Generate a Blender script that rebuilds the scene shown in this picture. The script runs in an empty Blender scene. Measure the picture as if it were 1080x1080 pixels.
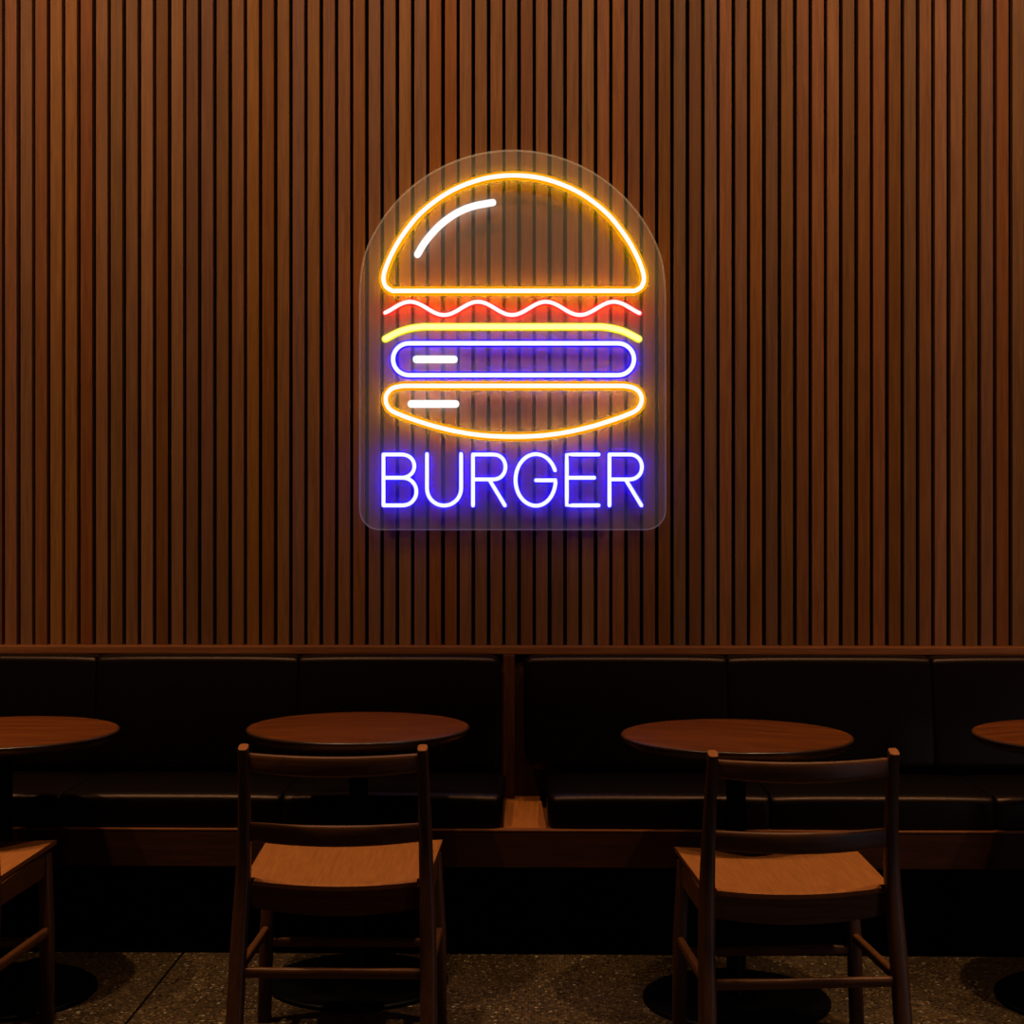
import bpy, bmesh, math, random
from mathutils import Vector, Matrix

random.seed(7)
SC = bpy.context.scene
COL = SC.collection

# ------------------------------------------------------------------ camera
F = 1600.0                       # focal length in pixels of the 1080 frame
H = 1.376                        # lens height (m)
YAW = math.radians(1.05)
cam_d = bpy.data.cameras.new('camera')
cam_d.sensor_width = 36.0
cam_d.lens = 36.0 * F / 1080.0
cam_d.clip_start = 0.05
cam = bpy.data.objects.new('camera', cam_d)
cam.location = (0, 0, H)
cam.rotation_euler = (math.radians(90), 0, YAW)
COL.objects.link(cam)
SC.camera = cam

# ------------------------------------------------------------------ world and exposure
w = bpy.data.worlds.new('world')
SC.world = w
w.use_nodes = True
w.node_tree.nodes['Background'].inputs[0].default_value = (1.0, 0.55, 0.28, 1)
w.node_tree.nodes['Background'].inputs[1].default_value = 0.0015
SC.view_settings.view_transform = 'Standard'
SC.view_settings.look = 'None'
SC.view_settings.exposure = 0.0
SC.view_settings.gamma = 1.0
SC.view_settings.use_curve_mapping = False

# ------------------------------------------------------------------ lamps of the room
WARM = (1.0, 0.66, 0.36)


def lamp(name, kind, loc, aim, energy, color=WARM, **kw):
    d = bpy.data.lights.new(name, kind)
    d.energy = energy
    d.color = color
    for k, v in kw.items():
        setattr(d, k, v)
    o = bpy.data.objects.new(name, d)
    o.location = loc
    o.rotation_euler = (Vector(aim) - Vector(loc)).to_track_quat('-Z', 'Y').to_euler()
    COL.objects.link(o)
    return o


# row of ceiling downlights over the chairs and tables
for x, k in ((-3.1, 0.8), (-2.2, 1.0), (-1.25, 1.0), (0.0, 0.4), (1.2, 1.0), (2.15, 1.0), (3.1, 0.35)):
    lamp('downlight', 'SPOT', (x, 3.62, 4.6), (x * 0.97, 3.9, 0), 275 * k,
         spot_size=math.radians(58), spot_blend=0.9, shadow_soft_size=0.045)
# row of wall washers further out in the room
for x, k in ((-2.5, 0.8), (-1.35, 1.0), (-0.1, 0.5), (1.0, 1.0), (2.2, 0.8)):
    lamp('wall_washer', 'SPOT', (x, 2.6, 5.0), (x, 5.25, 3.15), 285 * k,
         spot_size=math.radians(60), spot_blend=0.85, shadow_soft_size=0.12)
# faint cool light from low on the right, its source unseen
lamp('cool_side_light', 'AREA', (3.3, 1.0, 0.6), (0.5, 3.75, 0.35), 5.0, (0.66, 0.76, 1.0),
     shape='RECTANGLE', size=0.5, size_y=0.8)

# ------------------------------------------------------------------ geometry of the picture
CY, SY = math.cos(YAW), math.sin(YAW)


def cw(xc, depth, z=0.0):
    """camera frame (right, depth) to world"""
    return Vector((xc * CY - depth * SY, xc * SY + depth * CY, z))


def at_y(px, py, Y):
    """point of the plane y = Y seen at a pixel"""
    a, b = (px - 540) / F, (540 - py) / F
    d = Vector((a * CY - SY, a * SY + CY, b))
    return Vector((0, 0, H)) + d * (Y / d.y)


# ------------------------------------------------------------------ helpers
def obj(name, bm, mat, parent=None, smooth=None):
    me = bpy.data.meshes.new(name)
    bmesh.ops.recalc_face_normals(bm, faces=bm.faces[:])
    bm.to_mesh(me)
    bm.free()
    for m in (mat if isinstance(mat, (list, tuple)) else [mat]):
        me.materials.append(m)
    if smooth is not None:
        me.shade_smooth()
        if smooth < 180:
            me.set_sharp_from_angle(angle=math.radians(smooth))
    o = bpy.data.objects.new(name, me)
    COL.objects.link(o)
    if parent is not None:
        o.parent = parent
    return o


def thing(name, label, cat, loc=(0, 0, 0), rotz=0.0, group=None):
    o = bpy.data.objects.new(name, None)
    o.empty_display_size = 0.1
    COL.objects.link(o)
    o.location = loc
    o.rotation_euler = (0, 0, rotz)
    o['label'] = label
    o['category'] = cat
    if group:
        o['group'] = group
    return o


def dup(root, loc, rotz, label):
    r = root.copy()
    COL.objects.link(r)
    r.location = loc
    r.rotation_euler = (0, 0, rotz)
    r['label'] = label
    for ch in list(root.children):
        c = ch.copy()
        COL.objects.link(c)
        c.parent = r
        for g in list(ch.children):
            d = g.copy()
            COL.objects.link(d)
            d.parent = c
    return r


def box(bm, x0, x1, y0, y1, z0, z1, bevel=0.0, seg=2):
    r = bmesh.ops.create_cube(bm, size=1.0)
    vs = r['verts']
    for v in vs:
        v.co = Vector(((x0 + x1) / 2 + v.co.x * (x1 - x0), (y0 + y1) / 2 + v.co.y * (y1 - y0),
                       (z0 + z1) / 2 + v.co.z * (z1 - z0)))
    if bevel > 0:
        es = list({e for v in vs for e in v.link_edges})
        bmesh.ops.bevel(bm, geom=es, offset=bevel, segments=seg, profile=0.6, affect='EDGES')


def loft(bm, rings, closed=False, cap=True):
    """rings: equal-length lists of points"""
    vr = [[bm.verts.new(p) for p in ring] for ring in rings]
    n = len(vr[0])
    m = len(vr)
    for i in range(m if closed else m - 1):
        a, b = vr[i], vr[(i + 1) % m]
        for k in range(n):
            bm.faces.new((a[k], a[(k + 1) % n], b[(k + 1) % n], b[k]))
    if cap and not closed:
        bm.faces.new(list(reversed(vr[0])))
        bm.faces.new(vr[-1])


def squircle(n, e):
    out = []
    for k in range(n):
        t = 2 * math.pi * (k + 0.5) / n
        c, s = math.cos(t), math.sin(t)
        out.append((math.copysign(abs(c) ** e, c), math.copysign(abs(s) ** e, s)))
    return out


def lathe(bm, prof, n=64):
    rings = [[Vector((r * math.cos(2 * math.pi * k / n), r * math.sin(2 * math.pi * k / n), z)) for k in range(n)]
             for r, z in prof]
    loft(bm, rings)


def post(bm, pts, e=0.6, n=20, slant=0.0):
    """upright member: pts = (x, y, z, half width x, half width y)"""
    sq = squircle(n, e)
    rings = [[Vector((x + a * hx, y + b * hy, z + (slant * b * hy if z > 0.78 else 0.0))) for a, b in sq] for x, y, z, hx, hy in pts]
    loft(bm, rings)


def bar(bm, a, b, hw, hh, e=0.55, n=16):
    """straight bar with a rounded section; hh is its half height"""
    a, b = Vector(a), Vector(b)
    t = (b - a).normalized()
    side = t.cross(Vector((0, 0, 1))).normalized()
    up = side.cross(t)
    sq = squircle(n, e)
    loft(bm, [[p + side * (u * hw) + up * (v * hh) for u, v in sq] for p in (a, b)])


# ------------------------------------------------------------------ materials
def new_mat(name):
    m = bpy.data.materials.new(name)
    m.use_nodes = True
    nt = m.node_tree
    return m, nt, nt.nodes, nt.links, nt.nodes['Principled BSDF']


def wood(name, dark, light, axis='Z', rough=0.5, spec=0.3, scale=1.0, tone=None, bump=0.15):
    """long-grained wood; tone = (pitch, offset) gives every slat along x its own shade"""
    m, nt, N, L, b = new_mat(name)
    tc = N.new('ShaderNodeTexCoord')
    mp = N.new('ShaderNodeMapping')
    across, along = 90 * scale, 5 * scale
    mp.inputs['Scale'].default_value = {'X': (along, across, across), 'Y': (across, along, across),
                                        'Z': (across, across, along)}[axis]
    L.new(tc.outputs['Object'], mp.inputs['Vector'])
    vec = mp.outputs['Vector']
    if tone:
        sx = N.new('ShaderNodeSeparateXYZ')
        L.new(tc.outputs['Object'], sx.inputs[0])
        q = N.new('ShaderNodeMath'); q.operation = 'MULTIPLY_ADD'
        q.inputs[1].default_value = 1.0 / tone[0]
        q.inputs[2].default_value = -tone[1] / tone[0]
        L.new(sx.outputs['X'], q.inputs[0])
        fl = N.new('ShaderNodeMath'); fl.operation = 'FLOOR'
        L.new(q.outputs[0], fl.inputs[0])
        wn = N.new('ShaderNodeTexWhiteNoise'); wn.noise_dimensions = '1D'
        L.new(fl.outputs[0], wn.inputs['W'])
        off = N.new('ShaderNodeVectorMath'); off.operation = 'MULTIPLY_ADD'
        off.inputs[1].default_value = (0, 0, 40)
        L.new(wn.outputs['Color'], off.inputs[0])
        L.new(vec, off.inputs[2])
        vec = off.outputs[0]
    n1 = N.new('ShaderNodeTexNoise')
    n1.inputs['Scale'].default_value = 1.0
    n1.inputs['Detail'].default_value = 5
    n1.inputs['Roughness'].default_value = 0.62
    n1.inputs['Distortion'].default_value = 0.6
    L.new(vec, n1.inputs['Vector'])
    cr = N.new('ShaderNodeValToRGB')
    cr.color_ramp.elements[0].position = 0.30
    cr.color_ramp.elements[0].color = (*dark, 1)
    cr.color_ramp.elements[1].position = 0.70
    cr.color_ramp.elements[1].color = (*light, 1)
    L.new(n1.outputs['Fac'], cr.inputs['Fac'])
    col = cr.outputs['Color']
    if tone:
        hs = N.new('ShaderNodeHueSaturation')
        sp = N.new('ShaderNodeSeparateColor')
        L.new(wn.outputs['Color'], sp.inputs[0])
        for src, dst, lo, hi in (('Red', 'Hue', 0.493, 0.507), ('Green', 'Saturation', 0.88, 1.04),
                                 ('Blue', 'Value', 0.76, 1.24)):
            mr = N.new('ShaderNodeMapRange')
            mr.inputs['To Min'].default_value = lo
            mr.inputs['To Max'].default_value = hi
            L.new(sp.outputs[src], mr.inputs['Value'])
            L.new(mr.outputs[0], hs.inputs[dst])
        L.new(col, hs.inputs['Color'])
        col = hs.outputs['Color']
    L.new(col, b.inputs['Base Color'])
    b.inputs['Roughness'].default_value = rough
    b.inputs['Specular IOR Level'].default_value = spec
    bp = N.new('ShaderNodeBump')
    bp.inputs['Strength'].default_value = bump
    bp.inputs['Distance'].default_value = 0.001
    L.new(n1.outputs['Fac'], bp.inputs['Height'])
    L.new(bp.outputs['Normal'], b.inputs['Normal'])
    return m


def plain(name, col, rough=0.5, spec=0.3, metal=0.0, noise=0.0, scale=200):
    m, nt, N, L, b = new_mat(name)
    b.inputs['Base Color'].default_value = (*col, 1)
    b.inputs['Roughness'].default_value = rough
    b.inputs['Specular IOR Level'].default_value = spec
    b.inputs['Metallic'].default_value = metal
    if noise:
        tc = N.new('ShaderNodeTexCoord')
        v = N.new('ShaderNodeTexVoronoi')
        v.inputs['Scale'].default_value = scale
        L.new(tc.outputs['Object'], v.inputs['Vector'])
        bp = N.new('ShaderNodeBump')
        bp.inputs['Strength'].default_value = noise
        bp.inputs['Distance'].default_value = 0.001
        L.new(v.outputs['Distance'], bp.inputs['Height'])
        L.new(bp.outputs['Normal'], b.inputs['Normal'])
    return m


def glow(name, col, strength=1.0):
    m = bpy.data.materials.new(name)
    m.use_nodes = True
    nt = m.node_tree
    nt.nodes.clear()
    e = nt.nodes.new('ShaderNodeEmission')
    e.inputs[0].default_value = (*col, 1)
    e.inputs[1].default_value = strength
    o = nt.nodes.new('ShaderNodeOutputMaterial')
    nt.links.new(e.outputs[0], o.inputs[0])
    return m


def haze(name, fac, col=(0.9, 0.9, 0.9)):
    """clear acrylic with a slight milky scatter"""
    m = bpy.data.materials.new(name)
    m.use_nodes = True
    nt = m.node_tree
    N, L = nt.nodes, nt.links
    N.clear()
    o = N.new('ShaderNodeOutputMaterial')
    t = N.new('ShaderNodeBsdfTransparent')
    d = N.new('ShaderNodeBsdfDiffuse')
    r = N.new('ShaderNodeBsdfTranslucent')
    d.inputs[0].default_value = (*col, 1)
    r.inputs[0].default_value = (*col, 1)
    a = N.new('ShaderNodeMixShader')
    a.inputs[0].default_value = 0.3
    L.new(d.outputs[0], a.inputs[1])
    L.new(r.outputs[0], a.inputs[2])
    mx = N.new('ShaderNodeMixShader')
    mx.inputs[0].default_value = fac
    L.new(t.outputs[0], mx.inputs[1])
    L.new(a.outputs[0], mx.inputs[2])
    L.new(mx.outputs[0], o.inputs[0])
    return m


def floor_mat():
    m, nt, N, L, b = new_mat('ground_concrete')
    tc = N.new('ShaderNodeTexCoord')
    n = N.new('ShaderNodeTexNoise')
    n.inputs['Scale'].default_value = 3.0
    n.inputs['Detail'].default_value = 6
    L.new(tc.outputs['Object'], n.inputs['Vector'])
    base = N.new('ShaderNodeValToRGB')
    base.color_ramp.elements[0].position = 0.3
    base.color_ramp.elements[0].color = (0.038, 0.021, 0.008, 1)
    base.color_ramp.elements[1].position = 0.7
    base.color_ramp.elements[1].color = (0.072, 0.042, 0.017, 1)
    L.new(n.outputs['Fac'], base.inputs['Fac'])
    col = base.outputs['Color']
    for sc, thr, c in ((120, 0.40, (0.008, 0.004, 0.002)), (110, 0.76, (0.15, 0.092, 0.042)), (100, 0.975, (0.30, 0.24, 0.17))):
        v = N.new('ShaderNodeTexVoronoi')
        v.inputs['Scale'].default_value = sc
        L.new(tc.outputs['Object'], v.inputs['Vector'])
        sep = N.new('ShaderNodeSeparateColor')
        L.new(v.outputs['Color'], sep.inputs[0])
        g = N.new('ShaderNodeMath')
        g.operation = 'LESS_THAN' if thr < 0.5 else 'GREATER_THAN'
        g.inputs[1].default_value = thr
        L.new(sep.outputs['Red'], g.inputs[0])
        e = N.new('ShaderNodeMath')
        e.operation = 'LESS_THAN'
        e.inputs[1].default_value = 0.5
        L.new(v.outputs['Distance'], e.inputs[0])
        mu = N.new('ShaderNodeMath')
        mu.operation = 'MULTIPLY'
        L.new(g.outputs[0], mu.inputs[0])
        L.new(e.outputs[0], mu.inputs[1])
        mx = N.new('ShaderNodeMix')
        mx.data_type = 'RGBA'
        mx.inputs['B'].default_value = (*c, 1)
        L.new(mu.outputs[0], mx.inputs['Factor'])
        L.new(col, mx.inputs['A'])
        col = mx.outputs['Result']
    L.new(col, b.inputs['Base Color'])
    b.inputs['Roughness'].default_value = 0.55
    b.inputs['Specular IOR Level'].default_value = 0.2
    return m


PITCH = 0.05283                   # slat spacing
YW = 5.25                         # front plane of the slats
X0 = at_y(19.5, 540, YW).x        # centre of the first groove seen at the left

M_SLAT = wood('slat_wood', (0.120, 0.037, 0.0065), (0.190, 0.066, 0.0145), 'Z', 0.55, 0.15, tone=(PITCH, X0))
M_BACKING = plain('black_felt', (0.004, 0.003, 0.003), 0.95, 0.0)
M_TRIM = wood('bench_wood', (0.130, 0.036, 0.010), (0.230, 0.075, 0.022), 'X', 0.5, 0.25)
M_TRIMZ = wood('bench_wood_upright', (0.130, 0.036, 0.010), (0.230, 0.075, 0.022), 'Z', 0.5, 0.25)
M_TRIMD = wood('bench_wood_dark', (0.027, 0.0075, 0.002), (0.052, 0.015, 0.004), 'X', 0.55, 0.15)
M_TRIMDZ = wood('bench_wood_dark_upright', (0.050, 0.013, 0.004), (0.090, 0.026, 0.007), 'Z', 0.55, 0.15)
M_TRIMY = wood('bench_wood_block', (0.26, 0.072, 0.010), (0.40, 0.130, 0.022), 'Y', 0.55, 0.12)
M_TOP = wood('tabletop_wood', (0.040, 0.0075, 0.0010), (0.140, 0.034, 0.005), 'X', 0.6, 0.05, 0.7)
M_TOPEDGE = plain('tabletop_edge', (0.03, 0.012, 0.006), 0.30, 0.35)
M_CHAIRZ = wood('chair_wood_upright_shaded', (0.048, 0.016, 0.005), (0.085, 0.030, 0.010), 'Z', 0.42, 0.35)  # chair wood darkened so the shade on the uprights is in its colour
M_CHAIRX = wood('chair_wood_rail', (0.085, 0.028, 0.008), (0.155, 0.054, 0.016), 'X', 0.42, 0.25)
M_POSTLIT = wood('chair_post_top_lit', (0.20, 0.058, 0.012), (0.30, 0.095, 0.02), 'Y', 0.55, 0.15, 2.0)  # chair wood lightened, top light put into the colour
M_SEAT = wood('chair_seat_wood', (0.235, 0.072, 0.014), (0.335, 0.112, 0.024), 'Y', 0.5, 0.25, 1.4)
M_LEATHER = plain('black_leather', (0.0008, 0.0004, 0.0003), 0.38, 0.24, noise=0.2, scale=260)
M_LEATHER.node_tree.nodes['Principled BSDF'].inputs['Specular Tint'].default_value = (1.0, 0.60, 0.44, 1)
M_BLACK = plain('black_metal', (0.0015, 0.0015, 0.0015), 0.45, 0.08)
M_PLINTH = plain('black_plinth', (0.003, 0.003, 0.003), 0.8, 0.05)
M_FLOOR = floor_mat()
M_JOINT = plain('joint_filler', (0.004, 0.003, 0.002), 0.9, 0.05)

# ------------------------------------------------------------------ setting
# floor: two slabs with a dark joint between them
XJ = -1.113
fl = bpy.data.objects.new('floor', None)
fl['kind'] = 'structure'
COL.objects.link(fl)
bm = bmesh.new(); box(bm, -5.5, XJ - 0.004, 0.6, 5.4, -0.08, 0.0); obj('slab', bm, M_FLOOR, fl)
bm = bmesh.new(); box(bm, XJ + 0.004, 5.5, 0.6, 5.4, -0.08, 0.0); obj('slab', bm, M_FLOOR, fl)
bm = bmesh.new(); box(bm, XJ - 0.004, XJ + 0.004, 0.6, 5.4, -0.08, -0.004); obj('joint', bm, M_JOINT, fl)

# wall: black backing board with upright wooden slats
bm = bmesh.new()
box(bm, -5.5, 5.5, YW + 0.028, YW + 0.15, 0.0, 5.2)
wall = obj('wall_back', bm, M_BACKING)
wall['kind'] = 'structure'
bm = bmesh.new()
GAP = 0.0125
for n in range(-22, 92):
    a = X0 + n * PITCH + GAP / 2
    j = random.uniform(-0.0009, 0.0009)
    box(bm, a + j, a + PITCH - GAP + j, YW, YW + 0.029, 0.905, 5.2, 0.0012, 1)
obj('slat_cladding', bm, M_SLAT, wall)

# ------------------------------------------------------------------ banquette
YR = 4.65                         # front of the bench rail
blkL, blkR = at_y(530.6, 876, YR).x, at_y(576.4, 876, YR).x
frame = thing('bench_frame', 'long reddish wooden frame of the banquette with rail, divider and cap under the slats', 'bench frame')
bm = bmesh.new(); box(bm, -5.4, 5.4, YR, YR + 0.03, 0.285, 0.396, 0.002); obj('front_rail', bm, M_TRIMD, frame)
bm = bmesh.new(); box(bm, -5.4, 5.4, YR - 0.001, YR + 0.035, 0.396, 0.401, 0.001); obj('rail_edge_highlight', bm, M_TRIM, frame)  # lighter wood strip added to paint the lit top edge of the rail
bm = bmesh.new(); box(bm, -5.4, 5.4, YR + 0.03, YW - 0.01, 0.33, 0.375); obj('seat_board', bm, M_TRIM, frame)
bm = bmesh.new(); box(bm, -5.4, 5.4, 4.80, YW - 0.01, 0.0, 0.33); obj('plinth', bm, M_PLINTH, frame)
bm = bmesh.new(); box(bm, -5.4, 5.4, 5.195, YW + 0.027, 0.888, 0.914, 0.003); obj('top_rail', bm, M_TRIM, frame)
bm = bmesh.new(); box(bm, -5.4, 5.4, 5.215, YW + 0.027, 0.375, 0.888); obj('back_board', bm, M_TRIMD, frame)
bm = bmesh.new()
zt = 0.3995
f0, f1 = at_y(534.4, 839, 5.215), at_y(570.2, 839, 5.215)
v = [bm.verts.new(p) for p in ((blkL, YR + 0.03, 0.375), (blkR, YR + 0.03, 0.375), (f1.x, 5.215, 0.375), (f0.x, 5.215, 0.375),
                               (blkL, YR + 0.03, zt), (blkR, YR + 0.03, zt), (f1.x, 5.215, zt), (f0.x, 5.215, zt))]
for q in ((0, 1, 2, 3), (7, 6, 5, 4), (0, 4, 5, 1), (1, 5, 6, 2), (2, 6, 7, 3), (3, 7, 4, 0)):
    bm.faces.new([v[k] for k in q])
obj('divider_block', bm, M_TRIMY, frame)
pl, pr = at_y(530.5, 760, 5.17).x, at_y(548.5, 760, 5.17).x
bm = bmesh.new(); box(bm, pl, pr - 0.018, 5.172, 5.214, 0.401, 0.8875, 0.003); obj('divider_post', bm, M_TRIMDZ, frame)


def pad(x0, x1, prof, ra, rb, cut=0.0, name='seat_pad', parent=None):
    """upholstered pad: prof = (y, z) outline of its side, rounded ends, slightly crowned"""
    bm = bmesh.new()
    n = 26
    rings = []
    cy = sum(p[0] for p in prof) / len(prof)
    cz = sum(p[1] for p in prof) / len(prof)
    zmin, zmax = min(p[1] for p in prof), max(p[1] for p in prof)
    for i in range(n + 1):
        t = i / n
        # positions crowd towards the rounded ends
        u = 0.5 - 0.5 * math.cos(math.pi * t)
        u = 0.5 - 0.5 * math.cos(math.pi * u)
        x = x0 + (x1 - x0) * u
        d, r = min((x - x0, ra), (x1 - x, rb))
        k = 1.0
        if d < r:
            k = 1 - (1 - math.sqrt(max(0.0, 1 - (1 - d / r) ** 2))) * (0.16 if r > 0.02 else 0.045)
        crown = 0.005 * (1 - (2 * u - 1) ** 4)
        ring = []
        for (y, z) in prof:
            xx = x
            if cut:
                g = max(0.0, min(1.0, (0.56 - z) / 0.17))
                xx = x + cut * g * (1 - u)
            yy = cy + (y - cy) * k - crown * (1 if y < cy else 0)
            zz = cz + (z - cz) * k + crown * (1 if z > cz else 0)
            ring.append(Vector((xx, yy, zz)))
        rings.append(ring)
    loft(bm, rings)
    return obj(name, bm, M_LEATHER, parent, 50)


def rounded(poly, r, seg=6):
    out = []
    m = len(poly)
    for i in range(m):
        p = Vector(poly[i]); a = Vector(poly[i - 1]); b = Vector(poly[(i + 1) % m])
        da, db = (a - p).normalized(), (b - p).normalized()
        rr = r[i] if isinstance(r, (list, tuple)) else r
        ang = da.angle(db)
        t = rr / math.tan(ang / 2)
        s, e = p + da * t, p + db * t
        for k in range(seg + 1):
            f = k / seg
            q = (1 - f) ** 2 * s + 2 * f * (1 - f) * p + f * f * e
            out.append((q.x, q.y))
    return out


SEATP = rounded([(YR + 0.018, 0.402), (YR + 0.018, 0.503), (5.085, 0.500), (5.085, 0.402)], [0.012, 0.034, 0.02, 0.01])
BACKP = rounded([(5.07, 0.512), (5.125, 0.886), (5.194, 0.886), (5.194, 0.512)], [0.03, 0.026, 0.012, 0.012])
PADW = 0.6865
for side, px_seat, px_back, lab in ((-1, 531, 528, 'black leather banquette running off to the left of the wooden divider block'),
                                    (1, 577, 552, 'black leather banquette running off to the right of the wooden divider block')):
    e = at_y(px_seat, 845, YR).x
    eb = at_y(px_back, 695, 5.11).x
    root = thing('banquette', lab, 'banquette', (e, YR, 0.375), 0, 'leather banquettes along the slatted wall')
    inv = Matrix.Translation((-e, -YR, -0.375))
    ends = lambda k: ((0.03 if (k == 0 and side > 0) else 0.01), (0.03 if (k == 0 and side < 0) else 0.01))
    for k in range(4):
        a, b = e + side * PADW * k, e + side * PADW * (k + 1)
        o1 = pad(min(a, b) + 0.0006, max(a, b) - 0.0006, SEATP, *ends(k), name='seat_pad', parent=root)
        a, b = eb + side * PADW * k, eb + side * PADW * (k + 1)
        o2 = pad(min(a, b) + 0.0006, max(a, b) - 0.0006, BACKP, *ends(k), 0.05 if (side > 0 and k == 0) else 0.0,
                 name='back_pad', parent=root)
        for o in (o1, o2):
            o.data.transform(inv)

# ------------------------------------------------------------------ round tables
TABLES = [  # right, depth in the viewer's frame
    (-1.455, 4.335, 'round wooden table cut off by the left edge of the picture'),
    (-0.4488, 4.432, 'round dark wooden table with the chair squared up to it, left of the divider block'),
    (0.6310, 4.270, 'round dark wooden table with the angled chair, right of the divider block'),
    (1.629, 4.265, 'round wooden table cut off by the right edge of the picture'),
]


def make_table(label):
    t = thing('pedestal_table', label, 'table', group='round tables along the banquette')
    R = 0.325
    bm = bmesh.new()
    lathe(bm, [(0.001, 0.722), (R - 0.022, 0.722), (R - 0.008, 0.732), (R - 0.001, 0.741), (R, 0.7445), (R - 0.0008, 0.7470), (R - 0.0024, 0.7488), (R - 0.0055, 0.75), (0.001, 0.75)], 96)
    top = obj('tabletop', bm, [M_TOP, M_TOPEDGE], t, 50)
    for p in top.data.polygons:
        c = p.center
        if abs(p.normal.z) < 0.98:
            p.material_index = 1
    bm = bmesh.new()
    lathe(bm, [(0.12, 0.712), (0.125, 0.714), (0.125, 0.720), (0.12, 0.722)], 40)
    obj('mounting_plate', bm, M_BLACK, t, 30)
    bm = bmesh.new()
    lathe(bm, [(0.032, 0.022), (0.027, 0.034), (0.027, 0.70), (0.036, 0.712)], 32)
    obj('column', bm, M_BLACK, t, 40)
    bm = bmesh.new()
    lathe(bm, [(0.258, 0.0), (0.262, 0.003), (0.262, 0.010), (0.257, 0.014), (0.20, 0.0175), (0.06, 0.022), (0.001, 0.0225)], 72)
    obj('base_plate', bm, M_BLACK, t, 30)
    return t


tab = None
for i, (xc, d, lab) in enumerate(TABLES):
    if tab is None:
        tab = make_table(lab)
        tab.location = cw(xc, d)
    else:
        dup(tab, cw(xc, d), random.uniform(-0.5, 0.5), lab)

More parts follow.
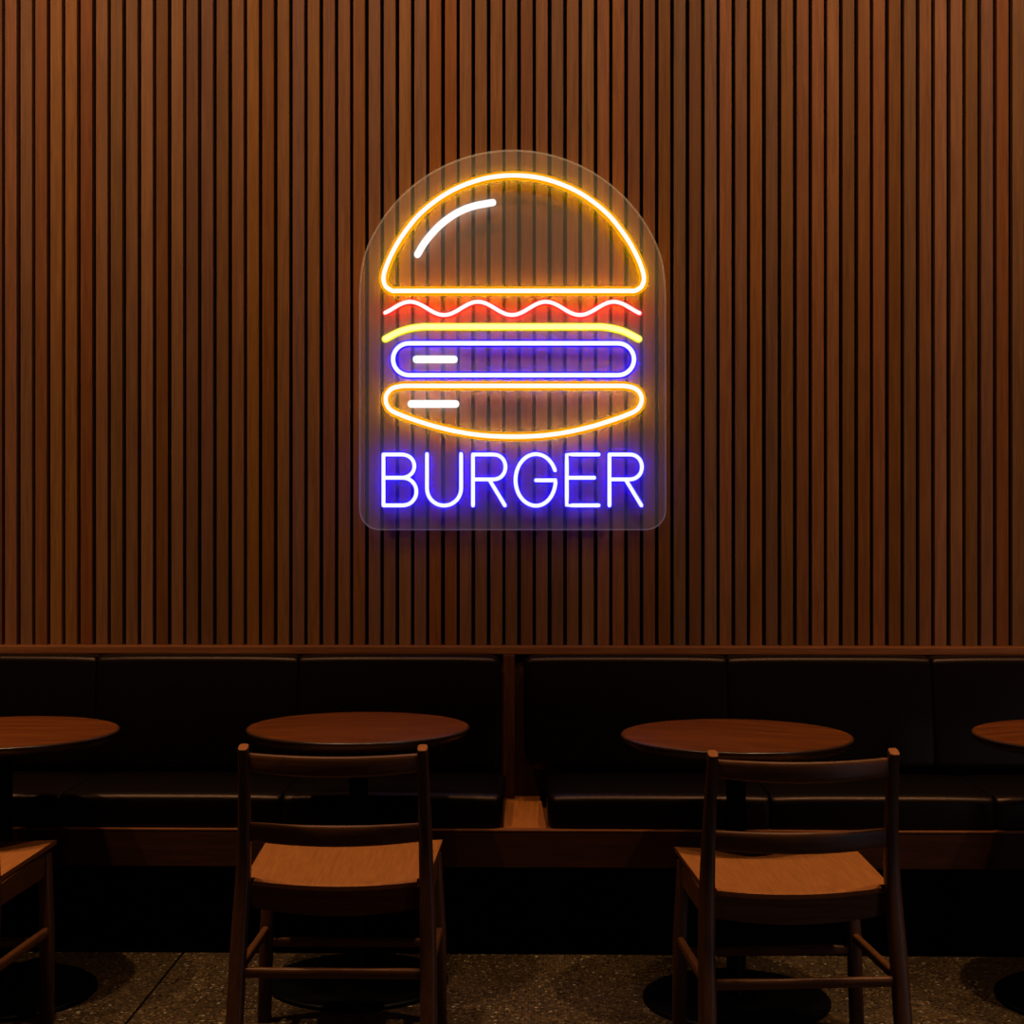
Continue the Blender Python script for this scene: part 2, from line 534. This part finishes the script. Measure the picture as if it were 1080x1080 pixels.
# ------------------------------------------------------------------ chairs
def make_chair(label):
    t = thing('dining_chair', label, 'chair', group='wooden chairs facing the banquette')

    def seat_z(u, v):            # u -1..1 across, v 0 rear .. 1 front
        return (0.448 + 0.025 * v) + (0.013 - 0.005 * v) * u * u

    def seat_w(v, y):
        return 0.203 if y < -0.166 else 0.229 + 0.011 * v
    ys = [-0.190, -0.180, -0.1665, -0.1655, -0.12, -0.06, 0.0, 0.06, 0.12, 0.17, 0.195, 0.205]
    nu = 22
    bm = bmesh.new()
    top, bot = [], []
    for y in ys:
        v = (y + 0.19) / 0.395
        hw = seat_w(v, y)
        dip = 0.006 if y in (ys[0], ys[-1]) else 0.0
        top.append([bm.verts.new((hw * (2 * k / nu - 1), y, seat_z(2 * k / nu - 1, v) - dip * 0.3)) for k in range(nu + 1)])
        bot.append([bm.verts.new((hw * (2 * k / nu - 1) * 0.992, y + (0.004 if dip and y < 0 else 0), seat_z(2 * k / nu - 1, v) - 0.014)) for k in range(nu + 1)])
    for i in range(len(ys) - 1):
        for k in range(nu):
            bm.faces.new((top[i][k], top[i][k + 1], top[i + 1][k + 1], top[i + 1][k]))
            bm.faces.new((bot[i][k + 1], bot[i][k], bot[i + 1][k], bot[i + 1][k + 1]))
        bm.faces.new((top[i][0], top[i + 1][0], bot[i + 1][0], bot[i][0]))
        bm.faces.new((top[i + 1][nu], top[i][nu], bot[i][nu], bot[i + 1][nu]))
    for k in range(nu):
        bm.faces.new((top[0][k + 1], top[0][k], bot[0][k], bot[0][k + 1]))
        bm.faces.new((top[-1][k], top[-1][k + 1], bot[-1][k + 1], bot[-1][k]))
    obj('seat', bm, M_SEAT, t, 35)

    for s in (-1, 1):
        bm = bmesh.new()
        post(bm, [(s * 0.240, -0.272, 0.0, 0.0195, 0.0195), (s * 0.240, -0.270, 0.004, 0.021, 0.021),
                  (s * 0.238, -0.250, 0.12, 0.0210, 0.021), (s * 0.2355, -0.226, 0.26, 0.0205, 0.021),
                  (s * 0.2325, -0.204, 0.37, 0.0200, 0.021), (s * 0.229, -0.193, 0.45, 0.0190, 0.021),
                  (s * 0.2265, -0.190, 0.52, 0.0175, 0.020), (s * 0.2245, -0.194, 0.61, 0.0158, 0.018),
                  (s * 0.2225, -0.207, 0.70, 0.0142, 0.016), (s * 0.221, -0.2225, 0.780, 0.0130, 0.0145),
                  (s * 0.221, -0.2260, 0.7965, 0.0128, 0.0150), (s * 0.221, -0.2262, 0.7980, 0.0118, 0.0140)], slant=0.42)
        rl = obj('rear_leg', bm, [M_CHAIRZ, M_POSTLIT], t, 40)
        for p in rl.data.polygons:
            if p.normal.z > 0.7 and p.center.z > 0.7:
                p.material_index = 1     # lighter copy of the wood paints the light on the post top
        bm = bmesh.new()
        post(bm, [(s * 0.2385, 0.138, 0.0, 0.0165, 0.0165), (s * 0.238, 0.138, 0.003, 0.018, 0.018), (s * 0.234, 0.150, 0.25, 0.0185, 0.0185),
                  (s * 0.2215, 0.163, 0.452, 0.017, 0.018)])
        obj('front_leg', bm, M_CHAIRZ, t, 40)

    def curved_rail(name, z_end, height, bow, dip, y_end, half, th):
        bm = bmesh.new()
        sq = squircle(16, 0.45)
        rings = []
        for k in range(25):
            u = 2 * k / 24 - 1
            g = 1 - u * u
            c = Vector((half * u, y_end - bow * g, z_end - height / 2 - dip * g))
            ang = math.atan2(2 * bow * u, half)
            nrm = Vector((-math.sin(ang), math.cos(ang), 0))
            hh = height / 2 * (1 - 0.12 * u * u)
            rings.append([c + nrm * (a * th / 2) + Vector((0, 0, b * hh)) for a, b in sq])
        loft(bm, rings)
        return obj(name, bm, M_CHAIRX, t, 40)
    curved_rail('top_rail', 0.785, 0.050, 0.040, 0.006, -0.216, 0.213, 0.017)
    curved_rail('lower_back_rail', 0.610, 0.052, 0.036, 0.004, -0.195, 0.214, 0.016)

    # aprons under the seat
    bm = bmesh.new()
    rings = []
    for k in range(17):
        u = 2 * k / 16 - 1
        zt, zb = seat_z(u, 0.03) - 0.0145, 0.372 + 0.020 * u * u
        x = 0.208 * u
        rings.append([Vector((x, -0.186, zb)), Vector((x, -0.166, zb)), Vector((x, -0.166, zt)), Vector((x, -0.186, zt))])
    loft(bm, rings)
    obj('apron', bm, M_CHAIRX, t, 30)
    bm = bmesh.new()
    rings = []
    for k in range(17):
        u = 2 * k / 16 - 1
        zt, zb = seat_z(u * 0.93, 0.90) - 0.0145, 0.388 + 0.012 * u * u
        x = 0.207 * u
        rings.append([Vector((x, 0.150, zb)), Vector((x, 0.170, zb)), Vector((x, 0.170, zt)), Vector((x, 0.150, zt))])
    loft(bm, rings)
    obj('apron', bm, M_CHAIRX, t, 30)
    for s in (-1, 1):
        bm = bmesh.new()
        rings = []
        for y, x in ((-0.176, 0.2265), (0.149, 0.2205)):
            v = (y + 0.19) / 0.395
            zt = seat_z(0.92, v) - 0.016
            rings.append([Vector((s * (x - 0.009), y, 0.392)), Vector((s * (x + 0.009), y, 0.392)),
                          Vector((s * (x + 0.009), y, zt)), Vector((s * (x - 0.009), y, zt))])
        loft(bm, rings)
        obj('apron', bm, M_CHAIRX, t, 30)
    # stretchers
    for s in (-1, 1):
        bm = bmesh.new(); bar(bm, (s * 0.2345, 0.145, 0.245), (s * 0.2355, -0.222, 0.245), 0.0095, 0.0125); obj('stretcher', bm, M_CHAIRX, t, 40)
    bm = bmesh.new(); bar(bm, (-0.226, -0.228, 0.243), (0.226, -0.228, 0.243), 0.0095, 0.0125); obj('stretcher', bm, M_CHAIRX, t, 40)
    bm = bmesh.new(); bar(bm, (-0.226, 0.149, 0.212), (0.226, 0.149, 0.212), 0.0095, 0.0125); obj('stretcher', bm, M_CHAIRX, t, 40)
    return t


CHAIRS = [
    (-0.4345, 3.955, -0.45, 'dark wooden chair seen square from behind, left of the wooden divider block'),
    (0.687, 3.875, 4.8, 'dark wooden chair standing turned at an angle, right of the divider block'),
    (-1.500, 3.965, -3.45, 'wooden chair cut off by the left picture edge, only seat corner and leg showing'),
]
ch = make_chair(CHAIRS[0][3])
ch.location = cw(CHAIRS[0][0], CHAIRS[0][1])
ch.rotation_euler.z = math.radians(CHAIRS[0][2])
for xc, d, a, lab in CHAIRS[1:]:
    dup(ch, cw(xc, d), math.radians(a), lab)

# ------------------------------------------------------------------ neon sign
YP = 5.212                        # front face of the acrylic panel
YT = 5.178                        # axis of the tubes
PX = YT / F                       # metres per pixel there
G = {
    'orange': ((1.0, 0.40, 0.0), (0.90, 0.50, 0.0), (1.05, 1.0, 0.92)),
    'red': ((0.85, 0.004, 0.006), (1.0, 0.0, 0.0), (1.05, 1.0, 1.0)),
    'yellow': ((0.95, 0.95, 0.0), (1.0, 0.85, 0.01), (1.1, 1.08, 0.42)),
    'blue': ((0.012, 0.0, 0.95), (0.008, 0.0, 1.0), (1.0, 1.0, 1.1)),
    'white': ((1.1, 1.1, 1.1), (1.0, 0.93, 0.85), (1.02, 1.02, 1.02)),
}
BACKPOW = {'orange': 30.0, 'red': 52.0, 'yellow': 6.0, 'blue': 56.0, 'white': 5.0}
M_JACK = {k: glow(k + '_silicone', v[0], 1.0) for k, v in G.items()}
M_BACK = {k: glow(k + '_added_halo_ribbon', v[1], BACKPOW[k]) for k, v in G.items()}  # emission of the unseen ribbons added for the halo
M_CORE = {k: glow(k + '_tube_core', v[2], 1.0) for k, v in G.items()}
M_PANEL = haze('clear_acrylic', 0.062)
M_RIM = haze('acrylic_edge', 0.16)

sign_base = at_y(540.5, 559, YP + 0.008)
sign = thing('neon_sign', 'glowing neon burger sign with blue BURGER lettering on a clear panel', 'neon sign',
             (sign_base.x, YP + 0.008, sign_base.z))
SINV = Matrix.Translation(-sign.location)


def wp(p, Y=YT):
    return at_y(p[0], p[1], Y)


def catmull(pts, closed=False, sub=8):
    out = []
    n = len(pts)
    rng = n if closed else n - 1
    for i in range(rng):
        g = lambda k: Vector(pts[k % n]) if closed else Vector(pts[max(0, min(n - 1, k))])
        p0, p1, p2, p3 = g(i - 1), g(i), g(i + 1), g(i + 2)
        for k in range(sub):
            t = k / sub
            out.append(0.5 * (2 * p1 + (p2 - p0) * t + (2 * p0 - 5 * p1 + 4 * p2 - p3) * t * t + (3 * p1 - p0 - 3 * p2 + p3) * t ** 3))
    if not closed:
        out.append(Vector(pts[-1]))
    return out


def arc(cx, cy, rx, ry, a0, a1, n=16):
    return [(cx + rx * math.cos(math.radians(a0 + (a1 - a0) * k / n)), cy + ry * math.sin(math.radians(a0 + (a1 - a0) * k / n)))
            for k in range(n + 1)]


def sweep(bm, px, half, yc, dep, closed=False, flat=False, round_ends=True):
    """sweep a section along a pixel path on the sign's plane; half = half width in pixels, dep = half depth in metres"""
    P = []
    for p in px:
        v = wp(p)
        q = Vector((v.x, v.z))
        if not P or (q - P[-1]).length > 1e-4:
            P.append(q)
    if closed and (P[0] - P[-1]).length < 1e-4:
        P.pop()
    n = len(P)
    hw = half * PX
    tang = []
    for i in range(n):
        a = P[i - 1] if (closed or i > 0) else P[i]
        b = P[(i + 1) % n] if (closed or i < n - 1) else P[i]
        tang.append((b - a).normalized())
    sec = [(1, 0), (-1, 0)] if flat else [(math.cos(math.pi * k / 6), math.sin(math.pi * k / 6)) for k in range(12)]
    stations = [(P[i], tang[i], 1.0) for i in range(n)]
    if not closed and not flat and round_ends:
        pre = [(P[0] - tang[0] * hw * math.sin(t), tang[0], math.cos(t)) for t in (1.45, 1.1, 0.7, 0.35)]
        suf = [(P[-1] + tang[-1] * hw * math.sin(t), tang[-1], math.cos(t)) for t in (0.35, 0.7, 1.1, 1.45)]
        stations = pre + stations + suf
    rings = []
    for c, t, k in stations:
        s = Vector((t.y, -t.x))
        rings.append([Vector((c.x + s.x * a * hw * k, yc + b * dep * k, c.y + s.y * a * hw * k)) for a, b in sec])
    if flat:
        vr = [[bm.verts.new(p) for p in r] for r in rings]
        for i in range(len(vr) if closed else len(vr) - 1):
            a, b = vr[i], vr[(i + 1) % len(vr)]
            bm.faces.new((a[0], a[1], b[1], b[0]))
    else:
        loft(bm, rings, closed)


def tube(name, strokes, colour, jacket, core):
    """strokes = list of (pixel path, closed); jacket, core = half widths in pixels"""
    bm = bmesh.new()
    for px, cl in strokes:
        sweep(bm, px, jacket, YT + 0.003, 0.006, cl)
    j = obj(name, bm, M_JACK[colour], sign, 60)
    bm = bmesh.new()
    for px, cl in strokes:
        sweep(bm, px, core, YT - 0.004, 0.006, cl)
    c = obj('glowing_core', bm, M_CORE[colour], j, 60)
    bm = bmesh.new()
    for px, cl in strokes:
        sweep(bm, px, core * 0.62, YT + 0.010, 0, cl, flat=True)
    b = obj('added_halo_ribbon', bm, M_BACK[colour], j)  # unseen glowing ribbon added behind the tube to throw the halo
    for o in (j, c, b):
        o.data.transform(SINV)
    return j


# clear panel with a domed top
dm = arc(540.5, 324.0, 165.8, 165.8, 200, 340, 50)
bl, br = dm[0], dm[-1]


def bez(p0, p1, p2, n=10):
    return [((1 - t) ** 2 * p0[0] + 2 * t * (1 - t) * p1[0] + t * t * p2[0], (1 - t) ** 2 * p0[1] + 2 * t * (1 - t) * p1[1] + t * t * p2[1])
            for t in (k / n for k in range(n))]


out = bez((379.0, 318), (379.0, 286.5), bl) + dm + bez(br, (702.2, 286.5), (702.2, 318))[1:] + [(702.2, 318)]
out += arc(681, 537.5, 21.5, 21.5, 0, 90, 10) + arc(400.5, 537.5, 21.5, 21.5, 90, 180, 10)
bm = bmesh.new()
ring = [wp(p, YP) for p in out]
loft(bm, [[Vector((v.x, YP, v.z)) for v in ring], [Vector((v.x, YP + 0.008, v.z)) for v in ring]])
pn = obj('acrylic_panel', bm, M_PANEL, sign)
pn.data.transform(SINV)
bm = bmesh.new()
c0 = sum(ring, Vector()) / len(ring)
rr = []
for i, v in enumerate(ring):
    t = (ring[(i + 1) % len(ring)] - ring[i - 1]).normalized()
    s = Vector((t.z, 0, -t.x))
    if s.dot(v - c0) < 0:
        s = -s
    o_ = v + s * 0.0012
    i_ = v - s * 0.0038
    rr.append([Vector((o_.x, YP - 0.001, o_.z)), Vector((i_.x, YP - 0.001, i_.z)), Vector((i_.x, YP + 0.009, i_.z)), Vector((o_.x, YP + 0.009, o_.z))])
loft(bm, rr, closed=True)
rim = obj('polished_edge', bm, M_RIM, pn)
rim.data.transform(SINV)

# the burger
half_dome = [(413.5, 306.6), (407.3, 302.5), (404.6, 295.5), (405.6, 287.0), (411.0, 272.5), (420.0, 255.5), (430.0, 241.0), (440.5, 228.3), (454.0, 216.2),
             (470.0, 205.0), (487.5, 196.2), (506.7, 189.6), (524.0, 186.3), (541.8, 185.2)]
mir = [(2 * 541.8 - x, y) for x, y in reversed(half_dome[:-1])]
dome = catmull([(418.5, 306.9)] + half_dome + mir + [(665.1, 306.9)], False, 6)
dome += [Vector((665.1 - 3 - (665.1 - 418.5 - 6) * k / 8, 306.9)) for k in range(9)]
tube('bun_outline', [(dome, True)], 'orange', 4.9, 2.3)
tube('bun_highlight', [(catmull([(440.3, 268.3), (447.3, 256.5), (456.2, 245.5), (465.7, 236.0), (476.7, 227.7), (488.5, 221.3), (502.0, 216.8), (519.7, 213.6)]), False)], 'white', 3.7, 3.6)
wave = []
for k in range(121):
    x = 406.5 + (674.3 - 406.5) * k / 120
    wave.append((x, 325.4 + 7.0 * math.cos((x - 540) * 2 * math.pi / 71.6)))
tube('sauce_wave', [(wave, False)], 'red', 3.3, 2.1)
tube('cheese_slice', [(catmull([(406.5, 357.4), (417.0, 351.8), (428.0, 347.6), (443.0, 344.9), (460, 344.6), (540, 344.6), (620, 344.6), (637.0, 344.9), (652.0, 347.6), (663.0, 351.8), (673.5, 357.4)]), False)], 'yellow', 4.1, 2.7)
cap = arc(431.6, 379, 17, 16.8, 90, 270, 20) + arc(651.6, 379, 17, 16.8, -90, 90, 20)
tube('patty_outline', [(cap, True)], 'blue', 3.9, 2.35)
tube('patty_highlight', [([(439.2, 379), (459, 379), (478.8, 379)], False)], 'white', 4.0, 3.9)
hb = [(423.5, 407.3), (413.5, 410.0), (407.6, 417.0), (407.6, 425.6), (413.0, 433.0), (425.0, 438.6), (441.0, 444.2), (461.0, 450.3), (488.0, 456.3), (515.0, 459.7), (541.8, 460.6)]
mb = [(2 * 541.8 - x, y) for x, y in reversed(hb[:-1])]
bun = catmull([(428.5, 407.0)] + hb + mb + [(655.1, 407.0)], False, 6)
bun += [Vector((652.1 - (652.1 - 431.5) * k / 8, 407.0)) for k in range(9)]
tube('bottom_bun_outline', [(bun, True)], 'orange', 4.8, 2.3)
tube('bottom_bun_highlight', [([(433.8, 426), (457, 426), (480.3, 426)], False)], 'white', 4.1, 4.0)

# the lettering
T, Bt, Md = 479.4, 533.0, 503.9


def straight(*p):
    o_ = []
    for a, b in zip(p, p[1:]):
        for k in range(7):
            o_.append((a[0] + (b[0] - a[0]) * k / 6, a[1] + (b[1] - a[1]) * k / 6))
    return o_


def join(*lists):
    r = []
    for l in lists:
        r += list(l)
    return r


def letter_r(x):
    bowl = join(straight((x, T), (x + 22, T)), arc(x + 22, (T + 505.6) / 2, 12.3, (505.6 - T) / 2, -90, 90, 14)[1:], straight((x + 22, 505.6), (x, 505.6))[1:])
    return [(straight((x, T), (x, Bt)), False), (bowl, False), (straight((x + 17, 505.6), (x + 33.6, Bt)), False)]


LET = {
    'letter_b': [(straight((404.6, T), (404.6, Bt)), False),
                 (join(straight((404.6, T), (424.0, T)), arc(424.0, (T + Md) / 2, 13.2, (Md - T) / 2, -90, 90, 14)[1:], straight((424, Md), (404.6, Md))[1:]), False),
                 (join(straight((421.0, Md), (425.0, Md)), arc(425.0, (Md + Bt) / 2, 14.3, (Bt - Md) / 2, -90, 90, 14)[1:], straight((425, Bt), (404.6, Bt))[1:]), False)],
    'letter_u': [(join(straight((450.4, T - 0.5), (450.4, 515)), arc(468.4, 515, 18.0, 18.2, 180, 0, 24)[1:], straight((486.4, 515), (486.4, T - 0.5))[1:]), False)],
    'letter_r': letter_r(498.9),
    'letter_g': [(join(arc(565.3, 506.2, 21.6, 27.2, -22, -270, 40), arc(565.3, 506.2, 20.7, 27.2, 90, 0, 18)[1:], straight((586.0, 506.6), (565.4, 506.6))[1:]), False)],
    'letter_e': [(join(straight((631.3, T), (597.8, T)), straight((597.8, T), (597.8, Bt))[1:], straight((597.8, Bt), (631.3, Bt))[1:]), False),
                 (straight((597.8, Md), (626.6, Md)), False)],
    'letter_r_': letter_r(642.7),
}
for nm, st in LET.items():
    tube(nm.rstrip('_'), st, 'blue', 3.2, 2.05)
# pegs between the panel and the slats, behind the tubes
for p in ((541.8, 186), (409, 300), (674.5, 300), (404.6, 505), (642.7, 505)):
    c = at_y(p[0], p[1], YP)
    bm = bmesh.new()
    loft(bm, [[Vector((c.x + 0.006 * math.cos(k * math.pi / 8), y, c.z + 0.006 * math.sin(k * math.pi / 8))) for k in range(16)]
              for y in (YP + 0.008, YW + 0.002)])
    o = obj('standoff_peg', bm, M_BLACK, sign, 40)
    o.data.transform(SINV)
